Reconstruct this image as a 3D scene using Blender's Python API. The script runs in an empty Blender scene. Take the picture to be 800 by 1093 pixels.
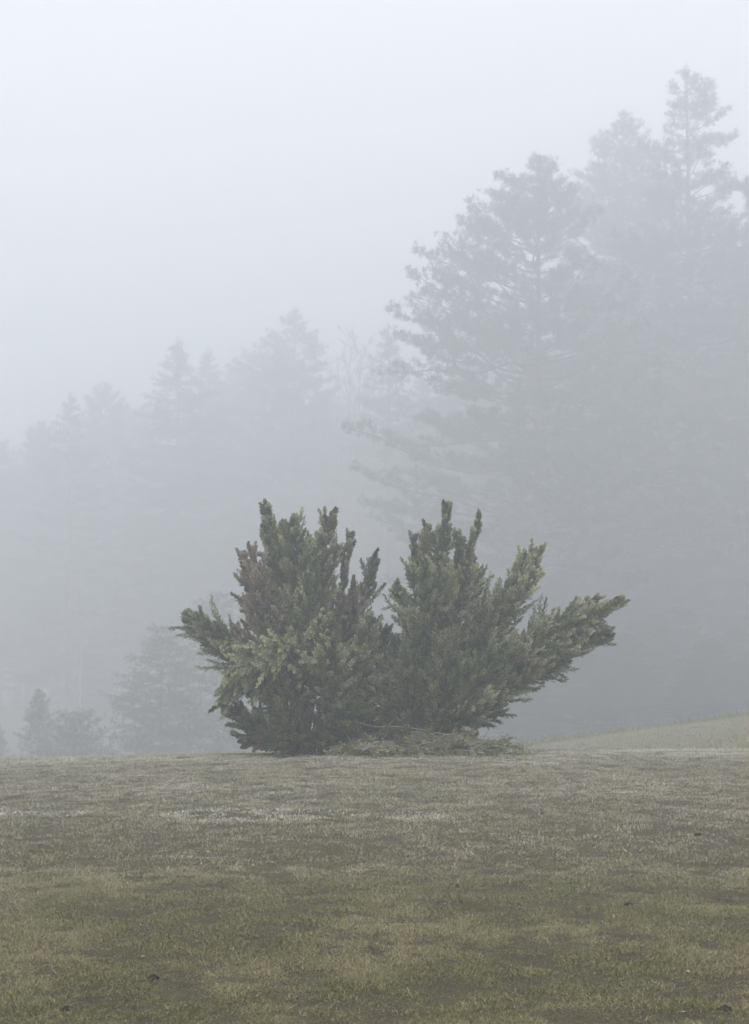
import bpy, math, random
import numpy as np

rng = np.random.default_rng(11)
random.seed(11)
C = bpy.context.scene.collection
sc = bpy.context.scene
PI = math.pi

# ------------------------------------------------------------------ camera model
FPX = 1518.0          # focal length in pixels of the 800x1093 photograph
CAMZ = 1.6
HOR = 683.0           # row of the true horizon


def at(px, py, d):
    return np.array([(px - 400) / FPX * d, d, CAMZ + (HOR - py) / FPX * d])


# ------------------------------------------------------------------ numpy noise
_perm = rng.random((257, 257))


def vnoise(x, y):
    x = np.asarray(x, float); y = np.asarray(y, float)
    xi = np.floor(x).astype(int); yi = np.floor(y).astype(int)
    fx = x - xi; fy = y - yi
    fx = fx * fx * (3 - 2 * fx); fy = fy * fy * (3 - 2 * fy)
    a = _perm[xi % 256, yi % 256]; b = _perm[(xi + 1) % 256, yi % 256]
    c = _perm[xi % 256, (yi + 1) % 256]; d = _perm[(xi + 1) % 256, (yi + 1) % 256]
    return (a * (1 - fx) + b * fx) * (1 - fy) + (c * (1 - fx) + d * fx) * fy


def fbm(x, y, o=4):
    s = 0; a = .5; t = 0
    for i in range(o):
        s = s + a * vnoise(x * 2 ** i + 17.3 * i, y * 2 ** i + 5.1 * i); t += a; a *= .5
    return s / t


def sstep(a, b, x):
    t = np.clip((np.asarray(x, float) - a) / (b - a), 0, 1)
    return t * t * (3 - 2 * t)


# ------------------------------------------------------------------ terrain height
def ground_z(x, y):
    x = np.asarray(x, float); y = np.asarray(y, float)
    zp = np.interp(x, [-14, -8, -5.3, -2, 0, 5, 10, 20], [-.25, -.13, -.09, 0, .02, .05, .07, .1])
    zp = zp * sstep(7, 19, y) + .012 * (fbm(x * .9, y * .9, 3) - .5) * 2
    u = (y - 20.9) / .8
    ramp = .125 * .8 * np.where(u > 20, u, np.log1p(np.exp(np.clip(u, -30, 20))))
    a = zp - ramp
    zf = -1.37 + (x - 14.5) * .135 - .066 * (y - 55) - .03 * np.maximum(y - 55, 0) * (y < 130) - 2.25 * (y >= 130)
    zf = np.clip(zf + .2 * (fbm(x * .08, y * .08, 3) - .5), -8.0, zp - .14)
    k = .25
    m = np.maximum(a, zf)
    return m + k * np.log1p(np.exp(-np.abs(a - zf) / k)) * sstep(26, 40, y) * .5


# ------------------------------------------------------------------ mesh helpers
class MB:
    """collects vertices, triangles and quads with two float attributes per vertex"""
    def __init__(s):
        s.v = []; s.q = []; s.t = []; s.a = []; s.b = []; s.n = 0

    def add(s, v, quads=None, tris=None, a=0.0, b=0.0):
        v = np.asarray(v, float).reshape(-1, 3); n = len(v)
        s.v.append(v)
        s.a.append(np.broadcast_to(np.asarray(a, float), (n,)).copy())
        s.b.append(np.broadcast_to(np.asarray(b, float), (n,)).copy())
        if quads is not None and len(quads): s.q.append(np.asarray(quads, int) + s.n)
        if tris is not None and len(tris): s.t.append(np.asarray(tris, int) + s.n)
        s.n += n

    def build(s, name, mat, parent=None, smooth=False, offset=None, loc=None):
        v = np.concatenate(s.v)
        if offset is not None: v = v - np.asarray(offset)
        q = np.concatenate(s.q) if s.q else np.zeros((0, 4), int)
        t = np.concatenate(s.t) if s.t else np.zeros((0, 3), int)
        me = bpy.data.meshes.new(name)
        nl = q.size + t.size; nf = len(q) + len(t)
        me.vertices.add(len(v)); me.loops.add(nl); me.polygons.add(nf)
        me.vertices.foreach_set('co', v.astype(np.float32).ravel())
        me.loops.foreach_set('vertex_index', np.concatenate([q.ravel(), t.ravel()]).astype(np.int32))
        st = np.concatenate([np.arange(len(q)) * 4, q.size + np.arange(len(t)) * 3]).astype(np.int32)
        me.polygons.foreach_set('loop_start', st)
        if smooth: me.polygons.foreach_set('use_smooth', np.ones(nf, bool))
        for nm, arr in (('tone', s.a), ('frost', s.b)):
            at_ = me.attributes.new(nm, 'FLOAT', 'POINT')
            at_.data.foreach_set('value', np.concatenate(arr).astype(np.float32))
        me.update(); me.validate()
        me.materials.append(mat)
        o = bpy.data.objects.new(name, me); C.objects.link(o)
        if parent is not None: o.parent = parent
        if loc is not None: o.location = loc
        return o


def norm(v):
    return v / np.maximum(np.linalg.norm(v, axis=-1, keepdims=True), 1e-9)


def perp(d, r):
    """unit vectors perpendicular to d, at random azimuth"""
    w = r.normal(size=d.shape)
    w = w - (w * d).sum(-1, keepdims=True) * d
    return norm(w)


def tube(mb, pts, rad, n=5, a=0.0, b=0.0, cap=True):
    pts = np.asarray(pts, float); m = len(pts)
    rad = np.broadcast_to(np.asarray(rad, float), (m,))
    tan = norm(np.gradient(pts, axis=0))
    up = np.array([0, 0, 1.0]) if abs(tan[0][2]) < .9 else np.array([1.0, 0, 0])
    x = norm(np.cross(tan, up)); y = np.cross(tan, x)
    th = np.arange(n) * 2 * PI / n
    v = pts[:, None] + rad[:, None, None] * (np.cos(th)[None, :, None] * x[:, None] + np.sin(th)[None, :, None] * y[:, None])
    i = np.arange(m - 1)[:, None] * n; j = np.arange(n)[None]
    q = np.stack([i + j, i + (j + 1) % n, i + n + (j + 1) % n, i + n + j], -1).reshape(-1, 4)
    tr = []
    vv = v.reshape(-1, 3)
    if cap:
        vv = np.concatenate([vv, pts[-1:]])
        tr = [[(m - 1) * n + k, (m - 1) * n + (k + 1) % n, m * n] for k in range(n)]
    mb.add(vv, q, tr, a, b)


def blades(mb, p, d, L, W, r, a, b):
    """diamond shaped leaf quads: base p, direction d, length L, half width W"""
    w = perp(d, r) * W[:, None]
    Ld = d * L[:, None]
    v = np.stack([p, p + .45 * Ld + w, p + Ld, p + .45 * Ld - w], 1).reshape(-1, 3)
    n = len(p)
    q = np.arange(n * 4).reshape(n, 4)
    mb.add(v, q, None, np.repeat(a, 4), np.repeat(b, 4))


def catmull(P, n):
    P = np.asarray(P, float)
    P = np.vstack([2 * P[0] - P[1], P, 2 * P[-1] - P[-2]])
    out = []
    segs = len(P) - 3
    for k in np.linspace(0, segs - 1e-6, n):
        i = int(k); t = k - i
        p0, p1, p2, p3 = P[i:i + 4]
        out.append(.5 * ((2 * p1) + (-p0 + p2) * t + (2 * p0 - 5 * p1 + 4 * p2 - p3) * t * t + (-p0 + 3 * p1 - 3 * p2 + p3) * t ** 3))
    return np.array(out)


# ------------------------------------------------------------------ materials
def nodes(name):
    m = bpy.data.materials.new(name); m.use_nodes = True
    nt = m.node_tree; bs = nt.nodes['Principled BSDF']
    bs.inputs['Roughness'].default_value = .8
    bs.inputs['Specular IOR Level'].default_value = .25
    return m, nt, bs


def ramp(nt, fac, stops):
    r = nt.nodes.new('ShaderNodeValToRGB')
    el = r.color_ramp.elements
    while len(el) < len(stops): el.new(.5)
    for e, (p, c) in zip(el, stops):
        e.position = p; e.color = (*c, 1)
    nt.links.new(fac, r.inputs['Fac'])
    return r.outputs['Color']


def mixc(nt, fac, A, B):
    m = nt.nodes.new('ShaderNodeMix'); m.data_type = 'RGBA'
    for s, v in ((0, fac), (6, A), (7, B)):
        if isinstance(v, bpy.types.NodeSocket): nt.links.new(v, m.inputs[s])
        elif s == 0: m.inputs[s].default_value = v
        else: m.inputs[s].default_value = (*v, 1)
    return m.outputs[2]


def attr(nt, n):
    a = nt.nodes.new('ShaderNodeAttribute'); a.attribute_name = n
    return a.outputs['Fac']


def noise(nt, scale, detail=4, rough=.6, coord='Object', sc3=None):
    t = nt.nodes.new('ShaderNodeTexCoord')
    n = nt.nodes.new('ShaderNodeTexNoise')
    n.inputs['Scale'].default_value = scale; n.inputs['Detail'].default_value = detail
    n.inputs['Roughness'].default_value = rough
    src = t.outputs[coord]
    if sc3:
        mp = nt.nodes.new('ShaderNodeMapping'); mp.inputs['Scale'].default_value = sc3
        nt.links.new(src, mp.inputs['Vector']); src = mp.outputs['Vector']
    nt.links.new(src, n.inputs['Vector'])
    return n.outputs['Fac']


def leaf_mat(name, stops, frost):
    m, nt, bs = nodes(name)
    c = ramp(nt, attr(nt, 'tone'), stops)
    c = mixc(nt, attr(nt, 'frost'), c, frost)
    nt.links.new(c, bs.inputs['Base Color'])
    return m


M = {}
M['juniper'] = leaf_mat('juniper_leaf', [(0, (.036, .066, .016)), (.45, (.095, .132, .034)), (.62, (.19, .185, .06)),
                                         (.75, (.19, .125, .095)), (1, (.27, .18, .15))], (.68, .67, .43))  # last colour serves both frost and the painted light on tips
M['needle'] = leaf_mat('needle_leaf', [(0, (.022, .036, .024)), (.5, (.040, .058, .034)), (1, (.07, .085, .05))], (.50, .53, .51))
M['grass'] = leaf_mat('grass_blade', [(0, (.054, .058, .012)), (.35, (.112, .112, .026)), (.6, (.20, .188, .060)),
                                      (.8, (.29, .25, .14)), (1, (.38, .32, .20))], (.74, .73, .66))


def bark(name, c1, c2, scale=14):
    m, nt, bs = nodes(name)
    f = noise(nt, scale, 5, .65, 'Object', (1, 1, .25))
    c = ramp(nt, f, [(.3, c1), (.7, c2)])
    c = mixc(nt, attr(nt, 'frost'), c, (.5, .52, .52))
    nt.links.new(c, bs.inputs['Base Color'])
    b = nt.nodes.new('ShaderNodeBump'); b.inputs['Strength'].default_value = .5; b.inputs['Distance'].default_value = .03
    nt.links.new(f, b.inputs['Height']); nt.links.new(b.outputs['Normal'], bs.inputs['Normal'])
    return m


M['bark'] = bark('pine_bark', (.05, .040, .032), (.13, .10, .08))
M['twig'] = bark('grey_twig', (.10, .085, .07), (.22, .19, .16), 30)
M['frostwood'] = bark('frosted_wood', (.30, .30, .29), (.50, .51, .50), 20)
M['birch'] = bark('birch_bark', (.16, .15, .14), (.45, .44, .42), 9)

m, nt, bs = nodes('meadow_soil')
f1 = noise(nt, 2.2, 6, .7); f2 = noise(nt, 85, 5, .8); f3 = noise(nt, .25, 4, .6)
c1 = ramp(nt, f2, [(.36, (.040, .034, .022)), (.5, (.085, .074, .038)), (.64, (.20, .175, .095))])
c2 = ramp(nt, f2, [(.36, (.026, .021, .015)), (.52, (.070, .058, .036)), (.66, (.18, .15, .09))])
rm = ramp(nt, f1, [(.42, (1, 1, 1)), (.60, (0, 0, 0))])
c = mixc(nt, rm, c1, c2)
# farther off the turf is seen only from its blade tips: pale, frost-tipped grass
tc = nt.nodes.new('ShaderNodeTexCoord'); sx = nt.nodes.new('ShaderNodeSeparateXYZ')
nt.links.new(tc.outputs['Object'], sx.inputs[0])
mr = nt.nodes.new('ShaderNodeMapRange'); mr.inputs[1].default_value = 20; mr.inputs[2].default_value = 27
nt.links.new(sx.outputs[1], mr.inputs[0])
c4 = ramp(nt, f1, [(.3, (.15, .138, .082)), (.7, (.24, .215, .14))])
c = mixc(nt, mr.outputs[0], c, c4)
nt.links.new(c, bs.inputs['Base Color']); bs.inputs['Roughness'].default_value = 1
b = nt.nodes.new('ShaderNodeBump'); b.inputs['Strength'].default_value = .8; b.inputs['Distance'].default_value = .02
nt.links.new(f2, b.inputs['Height']); nt.links.new(b.outputs['Normal'], bs.inputs['Normal'])
M['soil'] = m

m, nt, bs = nodes('dark_earth')
f = noise(nt, 60, 5, .7)
nt.links.new(ramp(nt, f, [(.3, (.012, .011, .010)), (.7, (.035, .030, .026))]), bs.inputs['Base Color'])
M['earth'] = m
m, nt, bs = nodes('dry_leaf')
f = noise(nt, 40, 3, .6)
nt.links.new(ramp(nt, f, [(.3, (.28, .26, .22)), (.7, (.42, .40, .36))]), bs.inputs['Base Color'])
M['leaf'] = m

def tag(o, label=None, cat=None, group=None, kind=None):
    if label: o['label'] = label
    if cat: o['category'] = cat
    if group: o['group'] = group
    if kind: o['kind'] = kind
    return o


def empty(name, loc):
    o = bpy.data.objects.new(name, None); C.objects.link(o)
    o.location = loc; o.empty_display_size = .3
    return o


# ------------------------------------------------------------------ meadow
def axis(lo, hi, mid0, mid1, fine, coarse):
    a = list(np.arange(mid0, mid1, fine)); s = fine
    x = mid1
    while x < hi: a.append(x); s *= coarse; x += s
    a.append(hi)
    s = fine; x = mid0
    left = []
    while x > lo: s *= coarse; x -= s; left.append(max(x, lo))
    return np.array(sorted(set(left + a)))


gx = axis(-400, 400, -9, 9, .16, 1.14)
gy = axis(-400, 450, 3, 26, .14, 1.12)
X, Y = np.meshgrid(gx, gy)
Z = ground_z(X, Y)
near = sstep(28, 22, Y)
Z = Z + near * .03 * (fbm(X * 3.1 + 40, Y * 3.1 + 9, 3) - .5)
nx, ny = len(gx), len(gy)
idx = np.arange(nx * ny).reshape(ny, nx)
q = np.stack([idx[:-1, :-1], idx[:-1, 1:], idx[1:, 1:], idx[1:, :-1]], -1).reshape(-1, 4)
mb = MB(); mb.add(np.stack([X, Y, Z], -1), q)
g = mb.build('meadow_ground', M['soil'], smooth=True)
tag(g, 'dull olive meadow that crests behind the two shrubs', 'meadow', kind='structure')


def surf_z(x, y):
    return ground_z(x, y) + sstep(28, 22, y) * .03 * (fbm(np.asarray(x) * 3.1 + 40, np.asarray(y) * 3.1 + 9, 3) - .5)


# grass blades
frost_spots = []
for (px, py, wpx, hpx, st) in [(270, 871, 110, 6.5, 1.2), (445, 873, 34, 5, 1.1), (20, 866, 24, 3.5, .9), (70, 868, 30, 3.5, .5), (205, 838, 40, 3, .55),
                               (310, 848, 60, 3, .35), (215, 914, 55, 4, .55), (560, 818, 40, 3, .6), (400, 808, 500, 4, .35),
                               (770, 808, 60, 4, .5), (120, 806, 130, 3, .5), (440, 962, 45, 6, .1), (740, 992, 30, 7, .08),
                               (690, 800, 120, 3, .6), (600, 803, 60, 3, .4), (30, 1070, 28, 8, .06), (640, 848, 80, 4, .25)]:
    d = CAMZ * FPX / (py - HOR)
    frost_spots.append(((px - 400) / FPX * d, d, wpx / FPX * d, hpx / (py - HOR) * d, st))


def grass(n, y0, y1, margin, hscale, wscale, mb, thatch=False):
    u = rng.random(n)
    y = np.sqrt(y0 ** 2 + u * (y1 ** 2 - y0 ** 2)) if margin < 3 else y0 + u * (y1 - y0)
    x = (rng.random(n) * 2 - 1) * (.268 * y + margin)
    pn = fbm(x * 5.2 + 3, y * 3.6 + 7, 5)            # worn patches
    pn2 = fbm(x * 6.3 + 30, y * 6.3 + 11, 3)
    pn3 = fbm(x * 15 + 70, y * 11 + 31, 3)
    bare = np.clip(.32 * sstep(.46, .34, pn) + .40 * sstep(.45, .30, pn2) + .95 * sstep(.36, .27, pn3), 0, .95)
    far = sstep(10, 17, y)
    bare = bare * (.9 - .65 * far)
    if thatch: bare = bare * .25
    for (ex, ey, ew, eh) in ((-1.1, 20.5, 1.25, .85), (.7, 20.5, 1.1, .85)):  # blades thinned to dark soil under shrubs, standing in for their contact shadow
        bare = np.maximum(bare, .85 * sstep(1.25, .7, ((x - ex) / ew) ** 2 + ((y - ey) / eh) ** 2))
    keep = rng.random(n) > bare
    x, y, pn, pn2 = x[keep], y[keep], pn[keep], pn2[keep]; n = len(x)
    z = surf_z(x, y) - .004
    h = hscale * (.5 + .8 * rng.random(n)) * (.6 + .8 * sstep(.3, .65, pn2))
    h = h * np.where(rng.random(n) < .02, 2.0, 1.0)
    w = wscale * (.6 + .8 * rng.random(n))
    az = rng.random(n) * 2 * PI
    lean = .25 + .9 * rng.random(n) ** 1.2
    if thatch: lean = lean * 3 + 1.5
    d = np.stack([np.cos(az) * lean, np.sin(az) * lean, np.ones(n)], 1); d = norm(d)
    sd = np.stack([-np.sin(az), np.cos(az), np.zeros(n)], 1)
    th = rng.random(n) * 2 * PI
    sd = np.stack([np.cos(th), np.sin(th), np.zeros(n)], 1)
    p = np.stack([x, y, z], 1)
    mid = p + d * (h * .55)[:, None]
    tipd = norm(d + np.stack([np.cos(az), np.sin(az), -np.ones(n) * .2], 1) * (.3 + .7 * rng.random(n))[:, None])
    tip = mid + tipd * (h * .5)[:, None]
    W = sd * w[:, None]
    v = np.stack([p - W, p + W, mid + W * .8, mid - W * .8, tip], 1).reshape(-1, 3)
    k = np.arange(n)[:, None] * 5
    qd = k + np.array([[0, 1, 2, 3]]); tr = k + np.array([[3, 2, 4]])
    colr = fbm(x * 1.7 + 90, y * 1.3 + 60, 4)
    tone = np.clip(.08 + .06 + .26 * sstep(6.5, 15, y) + .46 * sstep(.3, .72, colr) * .8 + .42 * rng.random(n) ** 1.6 + .1 * (pn2 - .5), 0, 1)  # tone lifted with distance, painting in grazing light on the blades
    dead = rng.random(n) < (.55 if thatch else .10)
    tone = np.where(dead, .8 + .2 * rng.random(n), tone)
    fr = np.zeros(n)
    nz = fbm(x * 7 + 9, y * 9 + 3, 4)
    for (fx, fy, fw, fh, st) in frost_spots:
        e = ((x - fx) / fw) ** 2 + ((y - fy) / fh) ** 2
        fr = np.maximum(fr, 1.5 * (.5 + .5 * st) * st * sstep(1.5, .1, e) * sstep(.40, .62, nz + .1))
    fr = fr + .05 + .36 * sstep(6.5, 15, y) + .2 * sstep(17.0, 19.5, y) + (rng.random(n) < .025) * .5  # frost, plus paleness rising with distance that paints in grazing light on tips
    fr = np.clip(fr * (.4 + .9 * rng.random(n)), 0, 1)
    fv = np.stack([fr * .3, fr * .3, fr * .8, fr * .8, fr], 1).ravel()
    mb.add(v, qd, tr, np.repeat(tone, 5), fv)


gm = MB()
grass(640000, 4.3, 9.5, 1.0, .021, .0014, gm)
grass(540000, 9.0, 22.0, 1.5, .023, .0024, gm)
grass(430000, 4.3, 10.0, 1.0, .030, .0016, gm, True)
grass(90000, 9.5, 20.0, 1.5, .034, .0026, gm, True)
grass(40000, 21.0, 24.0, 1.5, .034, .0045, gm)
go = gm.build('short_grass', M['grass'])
tag(go, 'short dull olive grass with pale frosty and worn patches', 'grass', kind='stuff')
# longer tussocky grass of the far field on the right, up to the wood's edge
fg = MB()
n = 60000
x = rng.uniform(2, 26, n); y = rng.uniform(27, 60, n)
z = ground_z(x, y) - .01
h = rng.uniform(.03, .085, n); az = rng.random(n) * 2 * PI
d = norm(np.stack([np.cos(az) * .5, np.sin(az) * .5, np.ones(n)], 1))
fr = .35 * rng.random(n)
blades(fg, np.stack([x, y, z], 1), d, h, h * .16, rng, .26 + .48 * rng.random(n), fr * .8)
n = 9000
x = rng.uniform(3, 26, n); y = 57.5 + rng.normal(0, 1.6, n)
h = rng.uniform(.08, .42, n) * (.3 + fbm(x * .7, y * .7, 3)); az = rng.random(n) * 2 * PI
d = norm(np.stack([np.cos(az) * .4, np.sin(az) * .4, np.ones(n)], 1))
blades(fg, np.stack([x, y, ground_z(x, y) - .01], 1), d, h, h * .07, rng, .1 + .5 * rng.random(n), .1 * rng.random(n))
fo = fg.build('rough_grass', M['grass'])
tag(fo, 'pale rough grass on the far slope at the wood edge', 'grass', kind='stuff')


# ------------------------------------------------------------------ juniper shrubs
D0 = 20.45


def P(px, py, dy=0.0):
    d = D0 + dy
    return [(px - 400) / FPX * d, d, CAMZ + (HOR - py) / FPX * d]


def juniper_limb(parent, base, ctrl, spread, nb, frost=.25, rust=0.0, droop=0.0, t0=.18, ang=(1.15, .5), ns=40, nl=9,
                 label=None, r0=.045, leaf=.034, env_pow=.6, seed=0, bare=False):
    r = np.random.default_rng(1000 + seed)
    cur = catmull([P(*c) for c in ctrl], 28)
    cur += np.cumsum(r.normal(0, .008, cur.shape), axis=0) * np.linspace(0, 1, 28)[:, None]
    wm = MB(); fm = MB()
    tube(wm, cur[:-2], np.linspace(r0, .006, 26), 6)
    tan = norm(np.gradient(cur, axis=0))
    # plumes: side shoots that each carry a pointed, feathery spray of twigs
    t = t0 + (1 - t0) * (np.arange(nb) + r.random(nb)) / nb
    f = np.minimum(t, .999) * 27; i = np.minimum(f.astype(int), 26); w = (f - i)[:, None]
    p = cur[i] * (1 - w) + cur[i + 1] * w
    tg = norm(tan[i] * (1 - w) + tan[i + 1] * w)
    tt = (t - t0) / (1 - t0)
    th = (ang[0] * (1 - tt) + ang[1] * tt) * r.uniform(.55, 1.25, nb)
    pr = perp(tg, r)
    d0 = norm(tg * np.cos(th)[:, None] + pr * np.sin(th)[:, None])
    env = (np.clip(1 - tt, 0, 1) ** env_pow * .94 + .06) * np.clip(.5 + 2.0 * tt, 0, 1)
    L = spread * env * r.uniform(.3, 1.15, nb) * np.where(r.random(nb) < .22, 1.55, 1.0)
    p[-3:] = cur[[-6, -5, -4]]; tg[-3:] = tan[[-6, -5, -4]]
    d0[-3:] = norm(tg[-3:] + perp(tg[-3:], r) * .18); L[-3:] = [.22, .17, .13]
    zb = np.zeros((nb, 3)); zb[:, 2] = r.normal(.18, .42, nb) - droop * 2.0
    bend = norm(tg * .6 + d0 * .35 + zb + r.normal(0, .28, (nb, 3)))
    c0 = p[:, None]; c1 = c0 + (d0 * (L * .5)[:, None])[:, None]
    c2 = c1 + (norm(d0 * .55 + bend * .6) * (L * .55)[:, None])[:, None]
    ss = np.linspace(0, 1, 4)[None, :, None]
    bc = c0 * (1 - ss) ** 2 + 2 * c1 * ss * (1 - ss) + c2 * ss ** 2
    for k in range(nb):
        tube(wm, bc[k], np.linspace(.008, .002, 4), 3, b=.1)
    if not bare:
        u = (np.arange(ns) + r.random((nb, ns))) / ns * .9 + .1
        u[:, -1] = 1.0
        U = u[..., None]
        sp = c0 * (1 - U) ** 2 + 2 * c1 * U * (1 - U) + c2 * U ** 2
        st = norm(2 * (1 - U) * (c1 - c0) + 2 * U * (c2 - c1))
        sa = r.uniform(.45, .95, (nb, ns)) * (1 - .45 * u); sa[:, -1] = 0
        sdv = norm(st * np.cos(sa)[..., None] + perp(st, r) * np.sin(sa)[..., None] + np.array([0, 0, -.05 - droop * .8]))
        sl = (.028 + .20 * L[:, None] * (1.08 - u) ** .7 * np.clip(.5 + 2 * u, 0, 1)) * r.uniform(.55, 1.25, (nb, ns))
        v = (np.arange(nl) + r.random((nb, ns, nl))) / nl
        sag = np.zeros((nb, ns, nl, 3)); sag[..., 2] = -(v ** 2) * sl[..., None] * (droop * .6)
        lp = sp[:, :, None] + sdv[:, :, None] * (sl[..., None] * v)[..., None] + sag
        la = r.uniform(.3, .75, (nb, ns, nl))
        sd4 = np.broadcast_to(sdv[:, :, None], lp.shape)
        ld = norm(sd4 * np.cos(la)[..., None] + perp(sd4, r) * np.sin(la)[..., None])
        ll = leaf * r.uniform(.7, 1.3, (nb, ns, nl)) * (1.1 - .4 * v)
        tone_b = np.clip(r.normal(.30, .2, nb), 0, .62)
        isr = r.random(nb) < rust * (.35 + .9 * tt)
        tone_b = np.where(isr, r.uniform(.70, 1.0, nb), tone_b)
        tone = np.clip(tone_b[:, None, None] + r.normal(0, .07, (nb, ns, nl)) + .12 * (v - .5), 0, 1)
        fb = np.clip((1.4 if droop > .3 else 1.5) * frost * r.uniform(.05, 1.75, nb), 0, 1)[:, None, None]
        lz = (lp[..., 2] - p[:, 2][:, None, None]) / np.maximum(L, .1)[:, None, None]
        outer = sstep(.3, .95, u)[..., None] * (.45 + .55 * sstep(.1, .9, v)) * np.maximum(.35 + .9 * sstep(-.35, .45, lz), 1.0 if droop > .3 else 0)  # outer and upper leaves paler: frost, with light on the tips painted in
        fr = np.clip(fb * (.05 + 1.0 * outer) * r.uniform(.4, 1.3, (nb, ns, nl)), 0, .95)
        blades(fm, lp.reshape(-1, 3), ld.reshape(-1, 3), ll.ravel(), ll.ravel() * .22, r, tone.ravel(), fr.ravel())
    b = wm.build('branch', M['twig'], parent, offset=base)
    if label: b['label'] = label
    if not bare:
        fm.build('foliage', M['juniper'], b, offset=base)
    return b


bx, by = -1.10, D0
base1 = np.array([bx, by, float(surf_z(bx, by)) - .02])
sh1 = empty('juniper_shrub', base1)
tag(sh1, 'ragged juniper with rusty left side and frosted drooping front bough, left of the two', 'shrub', 'juniper shrubs on the meadow crest')
left = [
    # ctrl points (px, py, depth), spread, branchlets, options
    ([(322, 798, .1), (305, 700, .1), (292, 620, .1), (281, 541, .1)], .46, 150, dict(frost=.30)),
    ([(325, 798, .1), (330, 690, .2), (338, 620, .1), (353, 545, 0)], .42, 150, dict(frost=.28)),
    ([(320, 798, .1), (316, 690, 0), (315, 610, 0), (312, 556, 0)], .48, 170, dict(frost=.32)),
    ([(326, 798, .2), (344, 700, .3), (362, 640, .3), (376, 568, .3)], .34, 90, dict(frost=.25, rust=.45)),
    ([(316, 798, .2), (290, 720, .2), (272, 660, .2), (262, 592, .2)], .36, 110, dict(frost=.22, rust=.95, label='branch with rust brown dying foliage')),
    ([(314, 798, .3), (288, 735, .5), (270, 700, .6), (252, 668, .7)], .34, 70, dict(frost=.2, rust=.3)),
    ([(312, 798, .2), (275, 728, .25), (240, 690, .2), (201, 655, .1)], .43, 150, dict(frost=.30, t0=.35, ang=(.9, .5), label='narrow pointed bough reaching out to the left')),
    ([(318, 798, -.2), (306, 722, -.5), (280, 700, -.8), (243, 722, -1.0)], .44, 150, dict(frost=.9, droop=.55, t0=.3, label='frosted pale drooping bough')),
    ([(320, 798, -.2), (318, 730, -.6), (310, 694, -.9), (290, 700, -1.1)], .40, 130, dict(frost=.9, droop=.5, t0=.35, label='frosted pale drooping bough')),
    ([(316, 798, -.2), (296, 740, -.4), (265, 725, -.7), (238, 750, -.9)], .36, 100, dict(frost=.75, droop=.55, t0=.3, label='frosted pale drooping bough')),
    ([(332, 798, -.2), (350, 755, -.6), (352, 710, -.8), (345, 652, -.8)], .42, 170, dict(frost=.42, env_pow=.9, ang=(1.2, .5))),
    ([(334, 798, -.1), (362, 750, -.4), (372, 720, -.6), (384, 700, -.7)], .36, 110, dict(frost=.3)),
    ([(330, 798, .1), (362, 710, .3), (390, 650, .3), (407, 592, .2)], .30, 110, dict(frost=.25, rust=.42, t0=.22, label='branch with brownish tip')),
    ([(330, 798, .1), (368, 730, .2), (386, 690, .1), (395, 658, 0)], .34, 110, dict(frost=.4, rust=.1)),
    ([(332, 798, .1), (370, 770, .1), (388, 745, .0), (392, 722, .0)], .32, 110, dict(frost=.15)),
    ([(306, 798, -.3), (285, 785, -.5), (268, 775, -.6), (256, 768, -.6)], .32, 90, dict(frost=.15, rust=.35)),
    ([(312, 798, -.3), (308, 775, -.7), (300, 755, -.9), (290, 738, -.9)], .46, 150, dict(frost=.12)),
    ([(330, 798, -.3), (345, 780, -.6), (362, 768, -.8), (376, 760, -.8)], .38, 120, dict(frost=.12)),
    ([(322, 798, -.2), (325, 750, -.5), (322, 700, -.5), (318, 660, -.4)], .40, 130, dict(frost=.2)),
    ([(322, 798, .3), (330, 720, .8), (335, 660, .9), (340, 600, .9)], .5, 120, dict(frost=.2)),
]
left += [
    ([(334, 798, .4), (378, 725, .6), (402, 695, .6), (414, 672, .6)], .34, 100, dict(frost=.3)),
    ([(334, 798, .3), (375, 765, .5), (395, 745, .5), (410, 730, .5)], .34, 100, dict(frost=.15)),
    ([(320, 798, .2), (308, 690, .4), (300, 620, .5), (297, 562, .4)], .44, 110, dict(frost=.3)),
    ([(322, 798, .2), (322, 690, -.1), (326, 630, -.2), (328, 574, -.2)], .46, 120, dict(frost=.35)),
    ([(324, 798, .1), (332, 690, .0), (342, 630, .0), (364, 582, .0)], .42, 110, dict(frost=.3)),
    ([(318, 798, .1), (292, 700, .0), (280, 640, -.1), (272, 585, -.1)], .42, 110, dict(frost=.25, rust=.8)),
    ([(330, 798, .3), (360, 720, .5), (372, 670, .6), (384, 622, .6)], .38, 90, dict(frost=.25)),
    ([(318, 799, -.1), (300, 794, -.3), (280, 790, -.5), (262, 789, -.6)], .34, 90, dict(frost=.12, rust=.2, t0=.05)),
    ([(322, 799, -.1), (318, 792, -.5), (312, 788, -.8), (306, 786, -1.0)], .36, 100, dict(frost=.12, t0=.05)),
    ([(328, 799, -.1), (345, 793, -.4), (362, 790, -.6), (380, 788, -.7)], .34, 100, dict(frost=.12, t0=.05)),
    ([(324, 799, .2), (350, 780, .4), (385, 780, .5), (415, 772, .5)], .36, 90, dict(frost=.12, t0=.1)),
]
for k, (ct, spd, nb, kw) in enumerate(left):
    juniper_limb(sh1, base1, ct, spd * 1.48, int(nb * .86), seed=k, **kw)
for k, (ct, s0) in enumerate([([(340, 798, .1), (378, 690, .1), (389, 640, .1), (391, 592, .1)], 1), ([(345, 798, .1), (380, 700, .2), (384, 650, .2), (388, 618, .2)], 2)]):
    juniper_limb(sh1, base1, ct, .1, 9, seed=50 + k, bare=True, r0=.02, t0=.7, label='bare grey twig sticking up')

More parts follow.
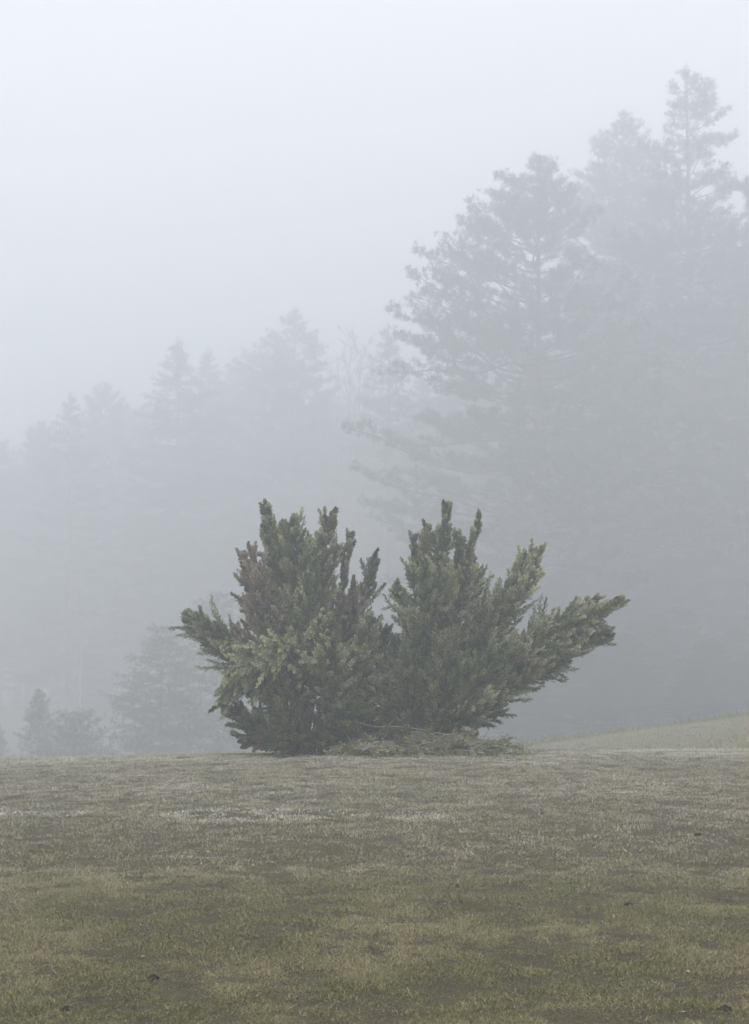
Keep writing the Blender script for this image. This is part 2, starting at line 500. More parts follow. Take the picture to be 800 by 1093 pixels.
bx, by = .72, D0
base2 = np.array([bx, by, float(surf_z(bx, by)) - .02])
sh2 = empty('juniper_shrub', base2)
tag(sh2, 'dark green juniper fanning out to the right with long leaning boughs, right of the two', 'shrub', 'juniper shrubs on the meadow crest')
right = [
    ([(455, 796, 0), (462, 700, 0), (472, 620, 0), (478, 540, 0)], .40, 170, dict(frost=.30, env_pow=.7)),
    ([(452, 796, .1), (450, 700, .2), (445, 640, .2), (438, 572, .2)], .34, 120, dict(frost=.25)),
    ([(457, 796, .1), (475, 700, .1), (490, 630, .2), (509, 548, .2)], .32, 120, dict(frost=.28, env_pow=.7)),
    ([(453, 796, -.1), (452, 710, -.3), (455, 660, -.5), (460, 610, -.5)], .46, 170, dict(frost=.28)),
    ([(450, 796, .1), (446, 720, .1), (436, 660, 0), (423, 620, 0)], .28, 110, dict(frost=.5, droop=.15, label='branch with pale frosted tips')),
    ([(450, 796, .2), (438, 740, .2), (430, 705, .2), (424, 680, .2)], .28, 110, dict(frost=.15)),
    ([(460, 796, 0), (495, 710, .1), (535, 645, .1), (578, 585, .1)], .42, 170, dict(frost=.36, t0=.28, ang=(.85, .4))),
    ([(462, 796, .2), (500, 720, .3), (530, 670, .4), (558, 620, .4)], .32, 120, dict(frost=.25)),
    ([(464, 796, -.1), (524, 722, -.2), (596, 672, -.2), (664, 637, -.2)], .40, 190, dict(frost=.45, t0=.25, ang=(.9, .5), label='long leaning bough with frosted end')),
    ([(466, 796, 0), (530, 735, 0), (590, 698, 0), (645, 676, 0)], .40, 170, dict(frost=.35, t0=.25, ang=(.8, .4))),
    ([(464, 796, -.3), (520, 752, -.4), (560, 722, -.5), (612, 692, -.5)], .34, 150, dict(frost=.28, rust=.05)),
    ([(460, 796, -.3), (492, 745, -.6), (520, 710, -.7), (550, 690, -.7)], .40, 150, dict(frost=.2, rust=.08)),
    ([(462, 796, -.3), (485, 775, -.6), (505, 760, -.8), (518, 742, -.8)], .26, 80, dict(frost=.6, label='small branch with pale tips')),
    ([(458, 796, -.3), (470, 760, -.7), (478, 720, -.8), (480, 680, -.7)], .42, 150, dict(frost=.2)),
    ([(452, 796, -.2), (440, 765, -.4), (432, 730, -.5), (430, 690, -.4)], .40, 150, dict(frost=.15)),
    ([(450, 796, -.2), (430, 780, -.3), (418, 760, -.3), (410, 735, -.3)], .30, 90, dict(frost=.15)),
    ([(460, 796, 0), (490, 770, 0), (520, 760, 0), (535, 748, 0)], .30, 90, dict(frost=.2)),
    ([(456, 796, .3), (470, 720, .7), (490, 660, .8), (505, 610, .8)], .46, 130, dict(frost=.2)),
]
right += [
    ([(450, 796, .3), (432, 745, .5), (418, 715, .5), (408, 694, .5)], .32, 100, dict(frost=.25)),
    ([(464, 796, .1), (530, 728, .1), (590, 682, .1), (652, 648, .1)], .40, 120, dict(frost=.4, t0=.25)),
    ([(464, 796, -.1), (520, 740, -.2), (570, 706, -.3), (625, 674, -.3)], .38, 110, dict(frost=.35, t0=.25)),
    ([(461, 796, .1), (498, 718, .2), (530, 660, .2), (562, 592, .2)], .36, 110, dict(frost=.4, t0=.3)),
    ([(454, 796, .2), (456, 690, .3), (458, 630, .3), (459, 562, .3)], .42, 110, dict(frost=.3)),
    ([(455, 796, .2), (472, 700, .4), (484, 630, .4), (494, 566, .4)], .40, 110, dict(frost=.3)),
    ([(454, 796, .1), (470, 690, -.3), (486, 650, -.4), (500, 612, -.4)], .42, 110, dict(frost=.3)),
    ([(462, 796, .1), (505, 715, -.1), (540, 660, -.2), (572, 612, -.2)], .36, 110, dict(frost=.4)),
    ([(464, 796, 0), (520, 728, .1), (580, 680, .2), (640, 640, .2)], .38, 110, dict(frost=.4)),
    ([(460, 796, .1), (485, 720, .0), (505, 680, -.1), (525, 640, -.2)], .42, 110, dict(frost=.3)),
    ([(456, 799, -.1), (445, 793, -.4), (430, 788, -.6), (415, 786, -.6)], .32, 90, dict(frost=.12, t0=.05)),
    ([(460, 799, -.1), (472, 793, -.4), (488, 788, -.5), (505, 782, -.5)], .32, 90, dict(frost=.12, t0=.05)),
]
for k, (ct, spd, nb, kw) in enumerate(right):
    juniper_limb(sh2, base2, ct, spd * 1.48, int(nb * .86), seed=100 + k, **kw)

# heap of cut branches in front of the right-hand shrub
bp = np.array([.55, D0 - .75, 0]); bp[2] = float(surf_z(bp[0], bp[1]))
heap = empty('brush_heap', bp)
tag(heap, 'low heap of cut frosted branches lying along the foot of the right-hand shrub', 'brush heap')
r = np.random.default_rng(77)
for k in range(84):
    wm = MB(); fm = MB()
    u = (k + r.random()) / 84
    px = 365 + 185 * u
    hgt = (.10 + .27 * math.sin(PI * min(1, max(0, (u * .93 + .12)))) ** .8) * (1.0 if u < .9 else .7)
    if u < .3: hgt *= .75
    x0 = (px - 400) / FPX * (D0 - .75); y0 = D0 - .75 + r.normal(0, .28)
    z0 = float(surf_z(x0, y0)) + r.random() * hgt * .75
    az = r.choice([0, PI]) * (r.random() < .3) + r.normal(0, .55)
    L = r.uniform(.3, .62)
    dirv = np.array([math.cos(az), math.sin(az), r.normal(.05, .22)])
    p0 = np.array([x0, y0, z0]) - dirv * L * .5
    pts = np.array([p0, p0 + dirv * L * .5 + [0, 0, .05], p0 + dirv * L])
    pts[:, 2] = np.maximum(pts[:, 2], surf_z(pts[:, 0], pts[:, 1]) + .01)
    tube(wm, pts, [.014, .010, .004], 4, b=.25)
    for _q in range(3):
        qa = pts[0] + (pts[2] - pts[0]) * r.uniform(.2, .8); qd = norm(dirv + perp(dirv[None], r)[0] * .9 + [0, 0, .25]) * r.uniform(.12, .3)
        tube(wm, [qa, qa + qd * .5, qa + qd], [.007, .005, .003], 3, b=.3)
    nsv = 34
    uu = r.random(nsv)
    sp = pts[0] * (1 - uu[:, None]) + pts[2] * uu[:, None]
    sdv = norm(dirv + perp(np.tile(dirv, (nsv, 1)), r) * r.uniform(.4, 1.1, (nsv, 1)))
    sl = r.uniform(.06, .17, nsv)
    nl = 8
    v = (np.arange(nl) + r.random((nsv, nl))) / nl
    lp = sp[:, None] + sdv[:, None] * (sl[:, None] * v)[..., None]
    lp[..., 2] = np.maximum(lp[..., 2] - .05 * v * v, surf_z(lp[..., 0], lp[..., 1]) + .004)
    sd4 = np.broadcast_to(sdv[:, None], lp.shape)
    la = r.uniform(.3, .9, (nsv, nl))
    ld = norm(sd4 * np.cos(la)[..., None] + perp(sd4, r) * np.sin(la)[..., None])
    ll = .038 * r.uniform(.7, 1.3, (nsv, nl))
    tone = np.clip(r.normal(.58, .14) + r.normal(0, .08, (nsv, nl)), 0, .95)
    fr = np.clip(r.uniform(.1, .7) * (.25 + v) * r.uniform(.5, 1.2, (nsv, nl)), 0, .9)
    blades(fm, lp.reshape(-1, 3), ld.reshape(-1, 3), ll.ravel(), ll.ravel() * .24, r, tone.ravel(), fr.ravel())
    cb = wm.build('cut_branch', M['twig'], heap, offset=bp)
    fm.build('foliage', M['juniper'], cb, offset=bp)

pole = MB()
pc = catmull([P(352, 768, -.85), P(378, 771, -.9), P(402, 776, -.93), P(432, 776, -.95), P(474, 784, -1.0)], 14)
tube(pole, pc, np.linspace(.007, .013, 14), 6, b=.0)
for k, (dx, dz) in ((4, (-.12, .10)), (8, (.10, .12)), (10, (-.1, -.06))):
    tube(pole, [pc[k], pc[k] + [dx * .5, .02, dz * .6], pc[k] + [dx, .03, dz]], [.008, .005, .003], 4, b=.2)
po = pole.build('fallen_branch', M['twig'], offset=pc[0], loc=pc[0])
tag(po, 'bare thin grey branch lying slanted across the brush heap', 'fallen branch')


# ------------------------------------------------------------------ conifers
def conifer(seed, H, prof, h0=.08, whorl=.55, per=4, elev=(-.1, .8), tuft=dict(L=.24, W=.022, n=13), lean=(0, 0), side=None,
            step=.19, sec=.42, droop=.0, r0=None, frost=0.0, tone=.35, thick=.10, dead_low=True, inner=.22, q0=.25, lmax=1.15):
    """returns (wood MB, crown MB); the trunk stands at the origin"""
    r = np.random.default_rng(seed)
    wm, fm = MB(), MB()
    r0 = r0 or H * .0125
    n = 22
    t = np.linspace(0, 1, n)
    wob = np.cumsum(r.normal(0, .0022 * H, (n, 2)), axis=0) * .35
    wob -= t[:, None] * wob[-1]
    tr = np.stack([lean[0] * (t + .25 * t * (1 - t)) + wob[:, 0], lean[1] * t + wob[:, 1], H * t], 1)
    rad = r0 * (1 - t) ** .8 + .012
    rad[0] *= 1.35
    tube(wm, tr, rad, 8)
    TP = []; TD = []; TT = []
    z = h0 * H
    while z < H * .985:
        k = z / H
        tb = np.array([np.interp(k, t, tr[:, j]) for j in range(3)])
        R = prof(k) * H
        nb = per + int(r.integers(-1, 2))
        a0 = r.random() * 2 * PI
        for b in range(max(2, nb)):
            az = a0 + b * 2 * PI / max(2, nb) + r.normal(0, .25)
            kj = float(np.clip(k + whorl / H * r.uniform(-.55, .55), h0 * .8, .99))
            tb = np.array([np.interp(kj, t, tr[:, j]) for j in range(3)])
            L = prof(kj) * H * r.uniform(.55, lmax)
            if r.random() < .16: L *= .55
            if side is not None: L *= side(az, k)
            if L < .12: continue
            e = elev[0] + (elev[1] - elev[0]) * k ** 1.3 + r.normal(0, .13)
            m = 7
            s = np.linspace(0, 1, m)
            hd = np.array([math.cos(az), math.sin(az), 0])
            drop = -droop * (1 - k) * L * .5 * np.sin(s * PI * .75) + (.10 * L * s ** 2.2)
            pts = tb + hd * (L * math.cos(e) * s)[:, None]
            pts = pts + np.array([0, 0, 1]) * (L * math.sin(e) * s + drop)[:, None]
            pts[1:] += r.normal(0, .025 * L, (m - 1, 3)) * [1, 1, .6]
            lr = min(r0 * .42, .012 + .011 * L) * (1 - .35 * k)
            tube(wm, pts, lr * (1 - s) ** .9 + min(.02, r0 * .06), 4)
            foliated = not (dead_low and k < h0 + .10 and r.random() < .6)
            # secondaries, lying roughly in the limb's own sheet
            ss = inner + .04 * r.random()
            sgn = 1
            while ss <= 1.0:
                f = ss * (m - 1); i = min(int(f), m - 2); w = f - i
                p = pts[i] * (1 - w) + pts[i + 1] * w
                dl = norm(pts[i + 1] - pts[i])
                sd = np.cross(dl, [0, 0, 1]); sd = sd / max(np.linalg.norm(sd), 1e-6)
                sl = sec * L * (1.02 - ss) ** .6 * min(1, ss * 2.2) * r.uniform(.5, 1.1) + .12
                d = norm(dl * r.uniform(.55, .9) + sd * sgn * r.uniform(.6, 1.0) + np.array([0, 0, r.normal(.08 - droop * .45, .12)]))
                e1 = p + d * sl * .55; e2 = e1 + norm(d + np.array([0, 0, .25 - droop * .8])) * sl * .45
                tube(wm, [p, e1, e2], [.010, .006, .003], 3)
                if foliated:
                    nt_ = max(2, int(sl / step))
                    q_ = np.linspace(q0, 1, nt_) + r.normal(0, .05, nt_)
                    q_ = np.clip(q_, 0, 1)[:, None]
                    tp = p * (1 - q_) ** 2 + 2 * e1 * q_ * (1 - q_) + e2 * q_ ** 2
                    tp = tp + r.normal(0, thick, tp.shape) * [1, 1, .55]
                    TP.append(tp); TD.append(np.tile(norm(d + np.array([0, 0, .45 - droop * 1.3])), (nt_, 1))); TT.append(q_[:, 0] * ss)
                ss += max(.04, .27 / max(L, .3)) * r.uniform(.7, 1.2); sgn = -sgn
            if foliated:
                TP.append(pts[-3:] + r.normal(0, thick * .6, (3, 3))); TD.append(np.tile(norm(pts[-1] - pts[-2] + [0, 0, .1]), (3, 1))); TT.append(np.array([.7, .85, 1]))
        z += whorl * r.uniform(.75, 1.25) * (1 - .35 * k)
    # leader tufts
    top = tr[-1]
    nl = 10
    TP.append(top - np.array([0, 0, 1]) * np.linspace(0, .06 * H * .6, nl)[:, None] + r.normal(0, .04, (nl, 3)))
    TD.append(np.tile([0, 0, 1.], (nl, 1))); TT.append(np.ones(nl))
    TP = np.concatenate(TP); TD = np.concatenate(TD); TT = np.concatenate(TT)
    N = len(TP); nb = tuft['n']
    dd = np.repeat(TD, nb, 0); pp = np.repeat(TP, nb, 0)
    an = r.uniform(.15, 1.35, N * nb)
    bd = norm(dd * np.cos(an)[:, None] + perp(dd, r) * np.sin(an)[:, None])
    LL = tuft['L'] * r.uniform(.6, 1.25, N * nb)
    pp = pp + r.normal(0, tuft['L'] * .28, pp.shape)
    tn = np.clip(np.repeat(r.normal(tone, .15, N), nb) + r.normal(0, .08, N * nb), 0, 1)
    fr = np.clip(np.repeat(frost * sstep(.3, 1, TT) * r.uniform(.3, 1.4, N), nb) * r.uniform(.5, 1.2, N * nb), 0, .9)
    blades(fm, pp, bd, LL, np.full(N * nb, tuft['W']) * r.uniform(.7, 1.2, N * nb), r, tn, fr)
    return wm, fm


def prof_of(pts):
    ks, rs = zip(*pts)
    return lambda k: float(np.interp(k, ks, rs))


PINE_T = dict(L=.31, W=.019, n=23)
SPR_T = dict(L=.32, W=.030, n=12)


def far(D):
    return D * (2.0 if D > 50 else 2.4)


def place(name, px, D, py_top, spec, label, cat, group, seed, yoff=0):
    D = far(D)
    x = (px - 400) / FPX * D
    z = float(ground_z(x, D)) - .05
    top = CAMZ + (HOR - py_top) / FPX * D
    H = top - z
    e = empty(name, (x, D, z))
    tag(e, label, cat, group)
    wm, fm = conifer(seed, H, **spec)
    wm.build('trunk', M['bark'], e, smooth=True); fm.build('crown', M['needle'], e)
    e['h'] = H
    return e


def copy_tree(src, px, D, py_top, rz, label, wid=1.0, group=None, raw=False):
    if not raw: D = far(D)
    x = (px - 400) / FPX * D
    z = float(ground_z(x, D)) - .05
    H = CAMZ + (HOR - py_top) / FPX * D - z
    c = src.copy(); C.objects.link(c)
    s = H / src['h']
    c.location = (x, D, z); c.scale = (s * wid, s * wid, s); c.rotation_euler = (0, 0, rz)
    c['label'] = label
    if group: c['group'] = group
    for ch in list(src.children):
        k = ch.copy(); C.objects.link(k); k.parent = c
    return c


GR = 'tall pines in the fog on the right'
GL = 'conifers fading into the fog on the left'
# near pine right of the middle, with its crown reaching to the left
pineA = place('pine_tree', 575, 55, 168, dict(
    prof=prof_of([(0, .15), (.10, .20), (.25, .24), (.45, .255), (.67, .225), (.8, .165), (.93, .07), (.97, .03), (1, .008)]), h0=.10, whorl=.95, per=5,
    elev=(-.05, .42), lmax=1.1, tuft=PINE_T, inner=.36, q0=.42, thick=.17, side=lambda az, k: 1.0 + .22 * max(0, -math.cos(az)) - .18 * max(0, math.cos(az)), sec=.40),
    'broad pine standing just behind and right of the shrubs, its boughs reaching far left', 'pine tree', GR, 5)
pineB = place('pine_tree', 733, 60, 73, dict(
    prof=prof_of([(0, .15), (.1, .2), (.25, .25), (.45, .22), (.68, .15), (.82, .085), (.89, .06), (.955, .042), (.98, .012), (1, .006)]), h0=.25, whorl=1.0, per=4,
    elev=(-.12, .3), tuft=PINE_T, inner=.36, q0=.42, thick=.17, lean=(-1.4, 0), sec=.50),
    'tallest pine with a narrow pointed top and see-through crown at the right', 'pine tree', GR, 8)
pineB.location.x += 1.4
pineC = place('pine_tree', 666, 68, 118, dict(
    prof=prof_of([(0, .15), (.15, .24), (.35, .25), (.6, .19), (.77, .13), (.875, .08), (.94, .045), (.98, .012), (1, .006)]), h0=.08, whorl=.85, per=5,
    elev=(-.1, .45), tuft=PINE_T, inner=.36, q0=.42, thick=.17, sec=.42),
    'paler second tallest tree close left of the tallest pine', 'pine tree', GR, 21)
copy_tree(pineA, 838, 58, 150, 2.4, 'pine cut by the right edge of the picture, only its left boughs in view', .9)
copy_tree(pineC, 780, 70, 235, 1.1, 'lower dense pine between the tallest pine and the right edge', 1.1)

pineD = place('pine_tree', 314, 90, 330, dict(
    prof=prof_of([(0, .2), (.15, .24), (.35, .25), (.55, .20), (.75, .135), (.9, .07), (.96, .03), (1, .006)]), h0=.08, whorl=.85, per=4,
    elev=(-.1, .4), tuft=PINE_T, inner=.36, q0=.42, thick=.17, sec=.42),
    'bushy conifer with the highest top of the left-hand group', 'pine tree', GL, 31)
spruceA = place('spruce_tree', 190, 87, 362, dict(
    prof=prof_of([(0, .22), (.2, .23), (.5, .20), (.72, .135), (.88, .075), (.95, .03), (1, .006)]), h0=.03, whorl=.72, per=5,
    elev=(-.25, .12), tuft=SPR_T, droop=.5, sec=.34, step=.2, thick=.13, dead_low=False),
    'pointed spruce with layered boughs, left of the highest left-hand top', 'spruce tree', GL, 41)
spruceB = place('spruce_tree', 75, 86, 420, dict(
    prof=prof_of([(0, .2), (.2, .2), (.5, .17), (.75, .11), (.9, .055), (1, .005)]), h0=.05, whorl=.85, per=4,
    elev=(-.2, .15), tuft=SPR_T, droop=.45, sec=.3, step=.24, thick=.13),
    'thin spruce with sparse crown and visible trunk, near the left edge', 'spruce tree', GL, 47)
pineE = place('pine_tree', 268, 96, 368, dict(
    prof=prof_of([(0, .2), (.2, .24), (.4, .25), (.55, .19), (.66, .2), (.8, .13), (.9, .10), (.97, .04), (1, .01)]), h0=.12, whorl=1.15, per=4,
    elev=(-.1, .55), tuft=PINE_T, inner=.3, q0=.35, thick=.22, sec=.5, lean=(2.0, 0)),
    'broad round topped conifer between the slim spruce and the highest left-hand top', 'pine tree', GL, 53)
copy_tree(spruceA, 222, 94, 372, 1.2, 'slim spruce close right of the pointed layered spruce', .8)
copy_tree(pineE, 122, 96, 410, 3.3, 'faint round topped conifer between the thin spruce and the pointed layered spruce', .68)
copy_tree(pineE, 36, 94, 450, 1.0, 'faint low conifer just left of the thin sparse spruce', .75)
copy_tree(pineE, 0, 98, 468, 4.4, 'very faint conifer cut by the left edge of the picture', 1.1)
copy_tree(spruceB, 415, 78, 348, 2.2, 'pale narrow spruce top showing left of the broad pine', .9)
copy_tree(pineE, 158, 102, 434, 5.0, 'faintest conifer in the dip left of the pointed layered spruce', .8)
copy_tree(pineD, 450, 90, 400, 4.0, 'pale conifer half hidden behind the left boughs of the broad pine', 1.0)
for (px, D, top, rz, w) in ((18, 106, 474, .5, 1.2), (58, 108, 456, 1.9, 1.2), (104, 108, 444, 2.8, 1.2), (146, 110, 434, 4.1, 1.2), (243, 106, 398, 5.3, 1.1), (345, 106, 424, .2, 1.2)):
    copy_tree(pineE, px, D, top, rz, 'faint broad conifer in the tree line on the left, behind the front crowns', w, 'faint conifers behind the left-hand trees')
# trees of the wood behind: only a grey wall of them can be seen
GB = 'grey wall of trees deep in the wood'
LB = 'dim conifer in the grey wall of trees behind the front row'
for k, (px, D, top, rz, src, w) in enumerate([(500, 84, 380, .4, pineC, 1.2), (545, 92, 330, 1.9, spruceA, 1.2), (610, 86, 330, 2.7, pineC, 1.2), (650, 95, 280, .9, pineD, 1.2),
                                              (700, 84, 300, 5.1, pineC, 1.2), (745, 92, 300, 3.9, spruceA, 1.2), (800, 84, 280, .2, pineC, 1.2), (860, 80, 260, 3.0, pineC, 1.2),
                                              (350, 98, 440, 3.6, spruceA, 1.3), (390, 95, 450, 1.6, pineD, 1.2), (300, 100, 430, .7, pineD, 1.2), (235, 100, 450, 2.6, spruceA, 1.3),
                                              (90, 100, 470, 1.4, spruceA, 1.3), (30, 102, 490, 2.9, pineD, 1.2), (-40, 96, 470, 5.5, pineD, 1.2), (575, 76, 430, 2.2, pineD, 1.0),
                                              (640, 74, 440, .3, spruceA, 1.1), (520, 74, 470, 4.2, spruceA, 1.1), (795, 72, 420, 4.9, spruceA, 1.1), (705, 73, 450, 1.3, spruceA, 1.1)]):
    copy_tree(src, px, D, top, rz, LB, w, GB)

for k in range(30):
    px = 540 + 11.5 * k + rng.uniform(-6, 6)
    top = rng.uniform(560, 700)
    if 735 < px < 785: top = rng.uniform(680, 715)
    copy_tree([pineE, pineC][k % 2], px, 75 + (735 - top) * .28 + rng.uniform(0, 6), top, k * 1.7, 'dim young conifer in the undergrowth at the foot of the tall pines',
              rng.uniform(1.7, 2.5), 'young conifers under the tall pines', raw=True)

# frosted layered evergreens and little conifers at the left
SH_T = dict(L=.17, W=.022, n=11)
e = place('evergreen_bush', 172, 38, 668, dict(
    prof=prof_of([(0, .44), (.15, .50), (.4, .44), (.65, .33), (.85, .20), (1, .05)]), h0=.03, whorl=.50, per=8, elev=(-.05, .2), lmax=1.0,
    tuft=SH_T, droop=.45, sec=.45, step=.13, thick=.05, frost=.95, r0=.06, tone=.6, dead_low=False),
    'wide grey-green frosted evergreen with layered drooping boughs, left behind the shrubs', 'evergreen bush', None, 61)
e2 = place('evergreen_bush', 232, 41, 632, dict(
    prof=prof_of([(0, .30), (.2, .38), (.5, .33), (.8, .22), (1, .05)]), h0=.05, whorl=.55, per=7, elev=(-.1, .35),
    tuft=SH_T, droop=.6, sec=.45, step=.14, thick=.06, frost=.95, r0=.06, tone=.6, dead_low=False),
    'paler taller evergreen with an arching top, half hidden behind the left-hand juniper', 'evergreen bush', None, 63)
s1 = place('young_conifer', 42, 36, 738, dict(
    prof=prof_of([(0, .36), (.2, .34), (.6, .18), (1, .02)]), h0=.03, whorl=.28, per=6, elev=(0, .7),
    tuft=SH_T, droop=.15, sec=.36, step=.13, thick=.07, frost=.7, r0=.04, tone=.6, dead_low=False),
    'small cone-shaped conifer with a pointed top at the meadow edge on the left', 'young conifer', None, 65)
s2 = place('young_conifer', 78, 35, 764, dict(
    prof=prof_of([(0, .6), (.3, .62), (.6, .48), (.85, .3), (1, .1)]), h0=.03, whorl=.26, per=7, elev=(0, .6),
    tuft=SH_T, droop=.2, sec=.36, step=.13, thick=.07, frost=.8, r0=.04, tone=.6, dead_low=False),
    'low rounded conifer between the small pointed conifer and the frosted evergreen', 'young conifer', None, 67)
copy_tree(s1, -4, 37, 772, 1.0, 'very small conifer cut by the left edge of the picture', 1.2)


# bare broadleaf trees
def bare_tree(seed, H, r0, elev, nlimb, twig=4, h0=.15, Lk=.35, fr=.0, curve=.25, rmin=.003):
    r = np.random.default_rng(seed)
    wm, cm = MB(), MB()
    n = 14; t = np.linspace(0, 1, n)
    wob = np.cumsum(r.normal(0, .004 * H, (n, 2)), 0)
    tr = np.stack([wob[:, 0], wob[:, 1], H * t], 1)
    tube(wm, tr, r0 * (1 - t) ** .8 + .006, 7, b=fr)

    def grow(p, d, L, rad, lev):
        m = 5
        pts = [p]; dd = d
        for k in range(m - 1):
            dd = norm(dd + np.array([0, 0, curve / m]) + r.normal(0, .05, 3))
            pts.append(pts[-1] + dd * L / (m - 1))
        tube(cm, pts, np.linspace(rad, max(rmin, rad * .3), m), 4 if lev < 2 else 3, b=fr)
        if lev < 3:
            for k in range(twig if lev else twig + 2):
                f = r.uniform(.25, 1) * (m - 1.01); i = int(f)
                q = pts[i] + (pts[i + 1] - pts[i]) * (f - i)
                d2 = norm(norm(pts[i + 1] - pts[i]) + perp(dd[None], r)[0] * r.uniform(.45, .9))
                grow(q, d2, L * r.uniform(.3, .55), max(rmin, rad * .5), lev + 1)
    for k in range(nlimb):
        kk = h0 + (1 - h0) * (k + r.random()) / nlimb * .97
        p = np.array([np.interp(kk, t, tr[:, j]) for j in range(3)])
        az = k * 2.4 + r.normal(0, .3)
        e = elev + r.normal(0, .12)
        d = np.array([math.cos(az) * math.cos(e), math.sin(az) * math.cos(e), math.sin(e)])
        grow(p, d, Lk * H * (1.1 - kk) ** .8 * r.uniform(.7, 1.1), max(.006, r0 * .4 * (1 - kk) + .004), 1)
    return wm, cm


def place_bare(name, px, D, top, label, cat, group, mat, raw=False, **kw):
    if not raw: D = far(D)
    x = (px - 400) / FPX * D; z = float(ground_z(x, D)) - .05
    H = CAMZ + (HOR - top) / FPX * D - z
    e = empty(name, (x, D, z)); tag(e, label, cat, group)
    w, c = bare_tree(H=H, **kw)
    w.build('trunk', M[mat], e); c.build('crown', M[mat], e)
    e['h'] = H
    return e


b1 = place_bare('birch_tree', 374, 72, 358, 'bare pale birch with fine upright twigs, left of the broad pine', 'birch tree', None, 'birch', seed=3, r0=.16, elev=1.05, nlimb=26, h0=.25, Lk=.30, twig=5, rmin=.017)
b2 = copy_tree(b1, 398, 76, 376, 2.0, 'fainter bare birch close to the left boughs of the broad pine', 1.0)
copy_tree(b1, 362, 77, 384, 4.0, 'shortest bare birch, leftmost of the pale birches left of the broad pine', 1.1)
copy_tree(b1, 386, 74, 366, 5.2, 'bare birch in the middle of the pale birches left of the broad pine', 1.2)
b3 = place_bare('frosted_sapling', 88, 44, 612, 'bare frost-white sapling with slanting branches behind the small conifers', 'sapling', None, 'frostwood', seed=9, r0=.085, rmin=.006, elev=.62, nlimb=15, h0=.12, Lk=.42, twig=4, fr=.5, curve=.05)

# ------------------------------------------------------------------ clods and fallen leaves
def ground_hit(px, py):
    d = CAMZ * FPX / (py - HOR)
    for _ in range(6):
        x = (px - 400) / FPX * d
        d = (CAMZ - float(surf_z(x, d))) * FPX / (py - HOR)
    x = (px - 400) / FPX * d
    return np.array([x, d, float(surf_z(x, d))])


def clod(px, py, sx, sz, label, seed):
    r = np.random.default_rng(seed)
    p = ground_hit(px, py)
    nu, nv = 14, 9
    th = np.linspace(0, 2 * PI, nu, endpoint=False); ph = np.linspace(.05, PI - .05, nv)
    TH, PH = np.meshgrid(th, ph)
    d = np.stack([np.cos(TH) * np.sin(PH), np.sin(TH) * np.sin(PH), np.cos(PH)], -1)
    k = 1 + .35 * r.normal(size=TH.shape) * .6
    v = d * k[..., None] * [sx * .95, sx * .7, sz * .75] + [0, 0, sz * .1]
    i = np.arange(nv - 1)[:, None] * nu; j = np.arange(nu)[None]
    q = np.stack([i + j, i + nu + j, i + nu + (j + 1) % nu, i + (j + 1) % nu], -1).reshape(-1, 4)
    mb = MB(); mb.add(v.reshape(-1, 3), q, [list(range(2))+[2]] if False else None)
    o = mb.build('earth_clod', M['earth'], smooth=False, loc=p)
    tag(o, label, 'clod', 'dark earth clods on the grass')


clod(672, 967, .032, .022, 'dark flat earth clod alone in the grass below the right-hand shrub end', 1)
clod(744, 892, .030, .026, 'small dark earth clod high on the right of the meadow', 2)
clod(165, 1045, .026, .022, 'dark earth clod at the lower left, upper one of two', 3)
clod(69, 1079, .022, .020, 'dark earth clod in the bottom left corner, lower one of two', 4)
clod(774, 1078, .036, .022, 'widest dark earth clod in the bottom right corner', 5)


def leaf(px, py, s, label, seed):
    r = np.random.default_rng(seed); p = ground_hit(px, py) + [0, 0, .022]
    n = 9; u = np.linspace(0, 1, n)
    w = .32 * np.sin(PI * u) ** .8
    mid = np.stack([u - .5, .05 * np.sin(3 * u), .22 * (u - .5) ** 2 + .1 * u], 1)
    L = mid + np.stack([0 * w, w, .35 * w], 1); R = mid + np.stack([0 * w, -w, .3 * w], 1)
    a = r.random() * 6
    rot = np.array([[math.cos(a), -math.sin(a), 0], [math.sin(a), math.cos(a), 0], [0, 0, 1]])
    v = np.concatenate([L, mid, R]) @ rot.T * s
    q = [[k, k + 1, n + k + 1, n + k] for k in range(n - 1)] + [[n + k, n + k + 1, 2 * n + k + 1, 2 * n + k] for k in range(n - 1)]
    mb = MB(); mb.add(v, q)
    o = mb.build('fallen_leaf', M['leaf'], loc=p)
    tag(o, label, 'leaf', 'pale dry leaves on the grass')


leaf(583, 994, .030, 'pale dry leaf on the grass, middle one of three in the lower right', 1)
leaf(735, 1042, .028, 'pale dry leaf on the grass by the right edge of the meadow', 2)
leaf(153, 1026, .026, 'pale dry leaf on the grass at the lower left, just above a clod', 3)
leaf(729, 1086, .026, 'pale dry leaf on the grass at the very bottom right', 4)

# ------------------------------------------------------------------ haze
hz = MB()
x0, x1, y0, y1, z0, z1 = -420, 420, -420, 470, -17, 53.5
v = [(x, y, z) for z in (z0, z1) for (x, y) in ((x0, y0), (x1, y0), (x1, y1), (x0, y1))]
hz.add(v, [[3, 2, 1, 0], [4, 5, 6, 7], [0, 1, 5, 4], [1, 2, 6, 5], [2, 3, 7, 6], [3, 0, 4, 7]])
mh = bpy.data.materials.new('fog'); mh.use_nodes = True
nt = mh.node_tree
for nd in list(nt.nodes): nt.nodes.remove(nd)
out = nt.nodes.new('ShaderNodeOutputMaterial'); pv = nt.nodes.new('ShaderNodeVolumePrincipled')
pv.inputs['Density'].default_value = .0122
pv.inputs['Color'].default_value = (.93, .955, .997, 1)
pv.inputs['Anisotropy'].default_value = .5
nt.links.new(pv.outputs['Volume'], out.inputs['Volume'])
ho = hz.build('haze', mh)
tag(ho, 'pale grey fog filling the whole place', 'fog', kind='stuff')

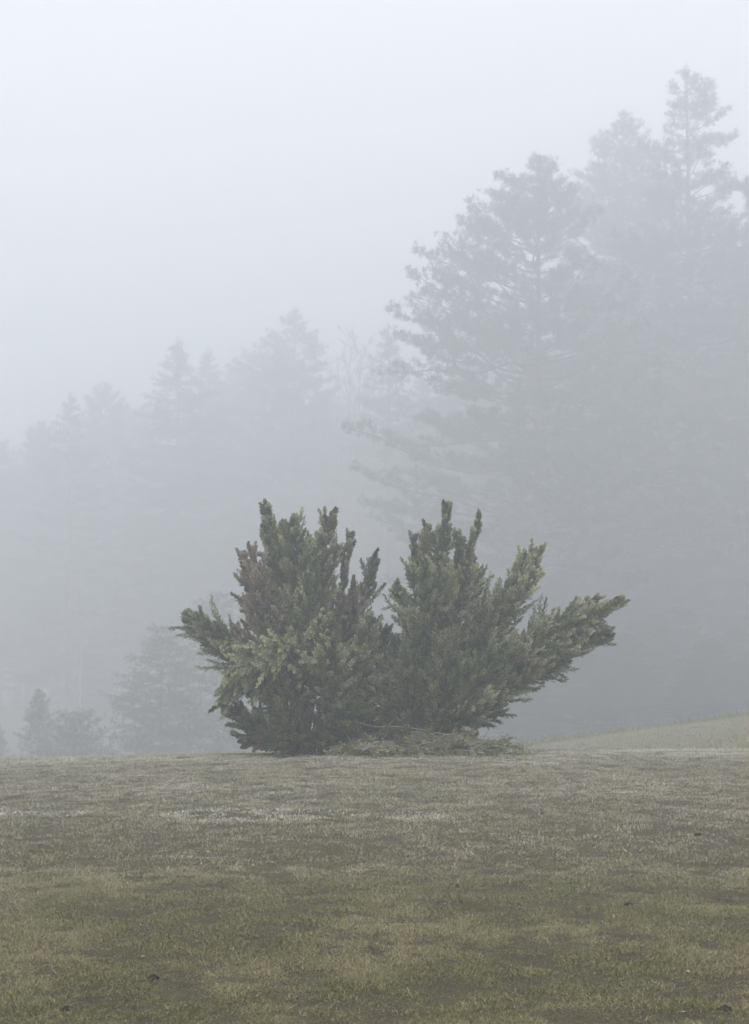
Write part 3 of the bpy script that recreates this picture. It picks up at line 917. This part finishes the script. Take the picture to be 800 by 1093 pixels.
# ------------------------------------------------------------------ sky, sun, camera
SUN_EL, SUN_AZ = math.radians(50), math.radians(205)
w = bpy.data.worlds.new('World'); sc.world = w; w.use_nodes = True
nt = w.node_tree; bg = nt.nodes['Background']
sk = nt.nodes.new('ShaderNodeTexSky'); sk.sky_type = 'NISHITA'; sk.sun_disc = False
sk.sun_elevation = SUN_EL; sk.sun_rotation = SUN_AZ
sk.dust_density = 4; sk.air_density = 1
hs = nt.nodes.new('ShaderNodeHueSaturation'); hs.inputs['Saturation'].default_value = .2
nt.links.new(sk.outputs[0], hs.inputs['Color'])
mx = nt.nodes.new('ShaderNodeMix'); mx.data_type = 'RGBA'; mx.inputs[0].default_value = .85
nt.links.new(hs.outputs[0], mx.inputs[6]); mx.inputs[7].default_value = (8.5, 8.65, 8.9, 1)     # the cloud deck
nt.links.new(mx.outputs[2], bg.inputs['Color'])
bg.inputs['Strength'].default_value = .1

ld = bpy.data.lights.new('sun', 'SUN'); ld.energy = 1.5; ld.angle = math.radians(40); ld.color = (1, .97, .92)
lo = bpy.data.objects.new('sun', ld); C.objects.link(lo)
lo.rotation_euler = (PI / 2 - SUN_EL, 0, PI - SUN_AZ)
lo.location = (0, 0, 60)

cd = bpy.data.cameras.new('camera'); co = bpy.data.objects.new('camera', cd); C.objects.link(co)
co.location = (0, 0, CAMZ); co.rotation_euler = (PI / 2, 0, 0)
cd.sensor_fit = 'VERTICAL'; cd.sensor_height = 36; cd.lens = 36 * FPX / 1093
cd.shift_y = (1093 / 2 - HOR) / 1093 * -1
cd.clip_end = 2000; cd.clip_start = .05
cd.dof.use_dof = True; cd.dof.focus_distance = 20.0; cd.dof.aperture_fstop = 9.0
sc.camera = co

sc.render.engine = 'CYCLES'
cy = sc.cycles
cy.max_bounces = 8; cy.diffuse_bounces = 3; cy.glossy_bounces = 1; cy.transmission_bounces = 2
cy.volume_bounces = 6; cy.transparent_max_bounces = 8
cy.use_denoising = True
try:
    cy.denoiser = 'OPENIMAGEDENOISE'; cy.denoising_input_passes = 'RGB_ALBEDO_NORMAL'; cy.denoising_prefilter = 'ACCURATE'
except Exception:
    pass
cy.use_adaptive_sampling = True; cy.adaptive_threshold = .009
cy.sample_clamp_indirect = 6
sc.view_settings.view_transform = 'Standard'; sc.view_settings.look = 'None'
sc.view_settings.exposure = .625; sc.view_settings.gamma = 1; sc.view_settings.use_curve_mapping = False
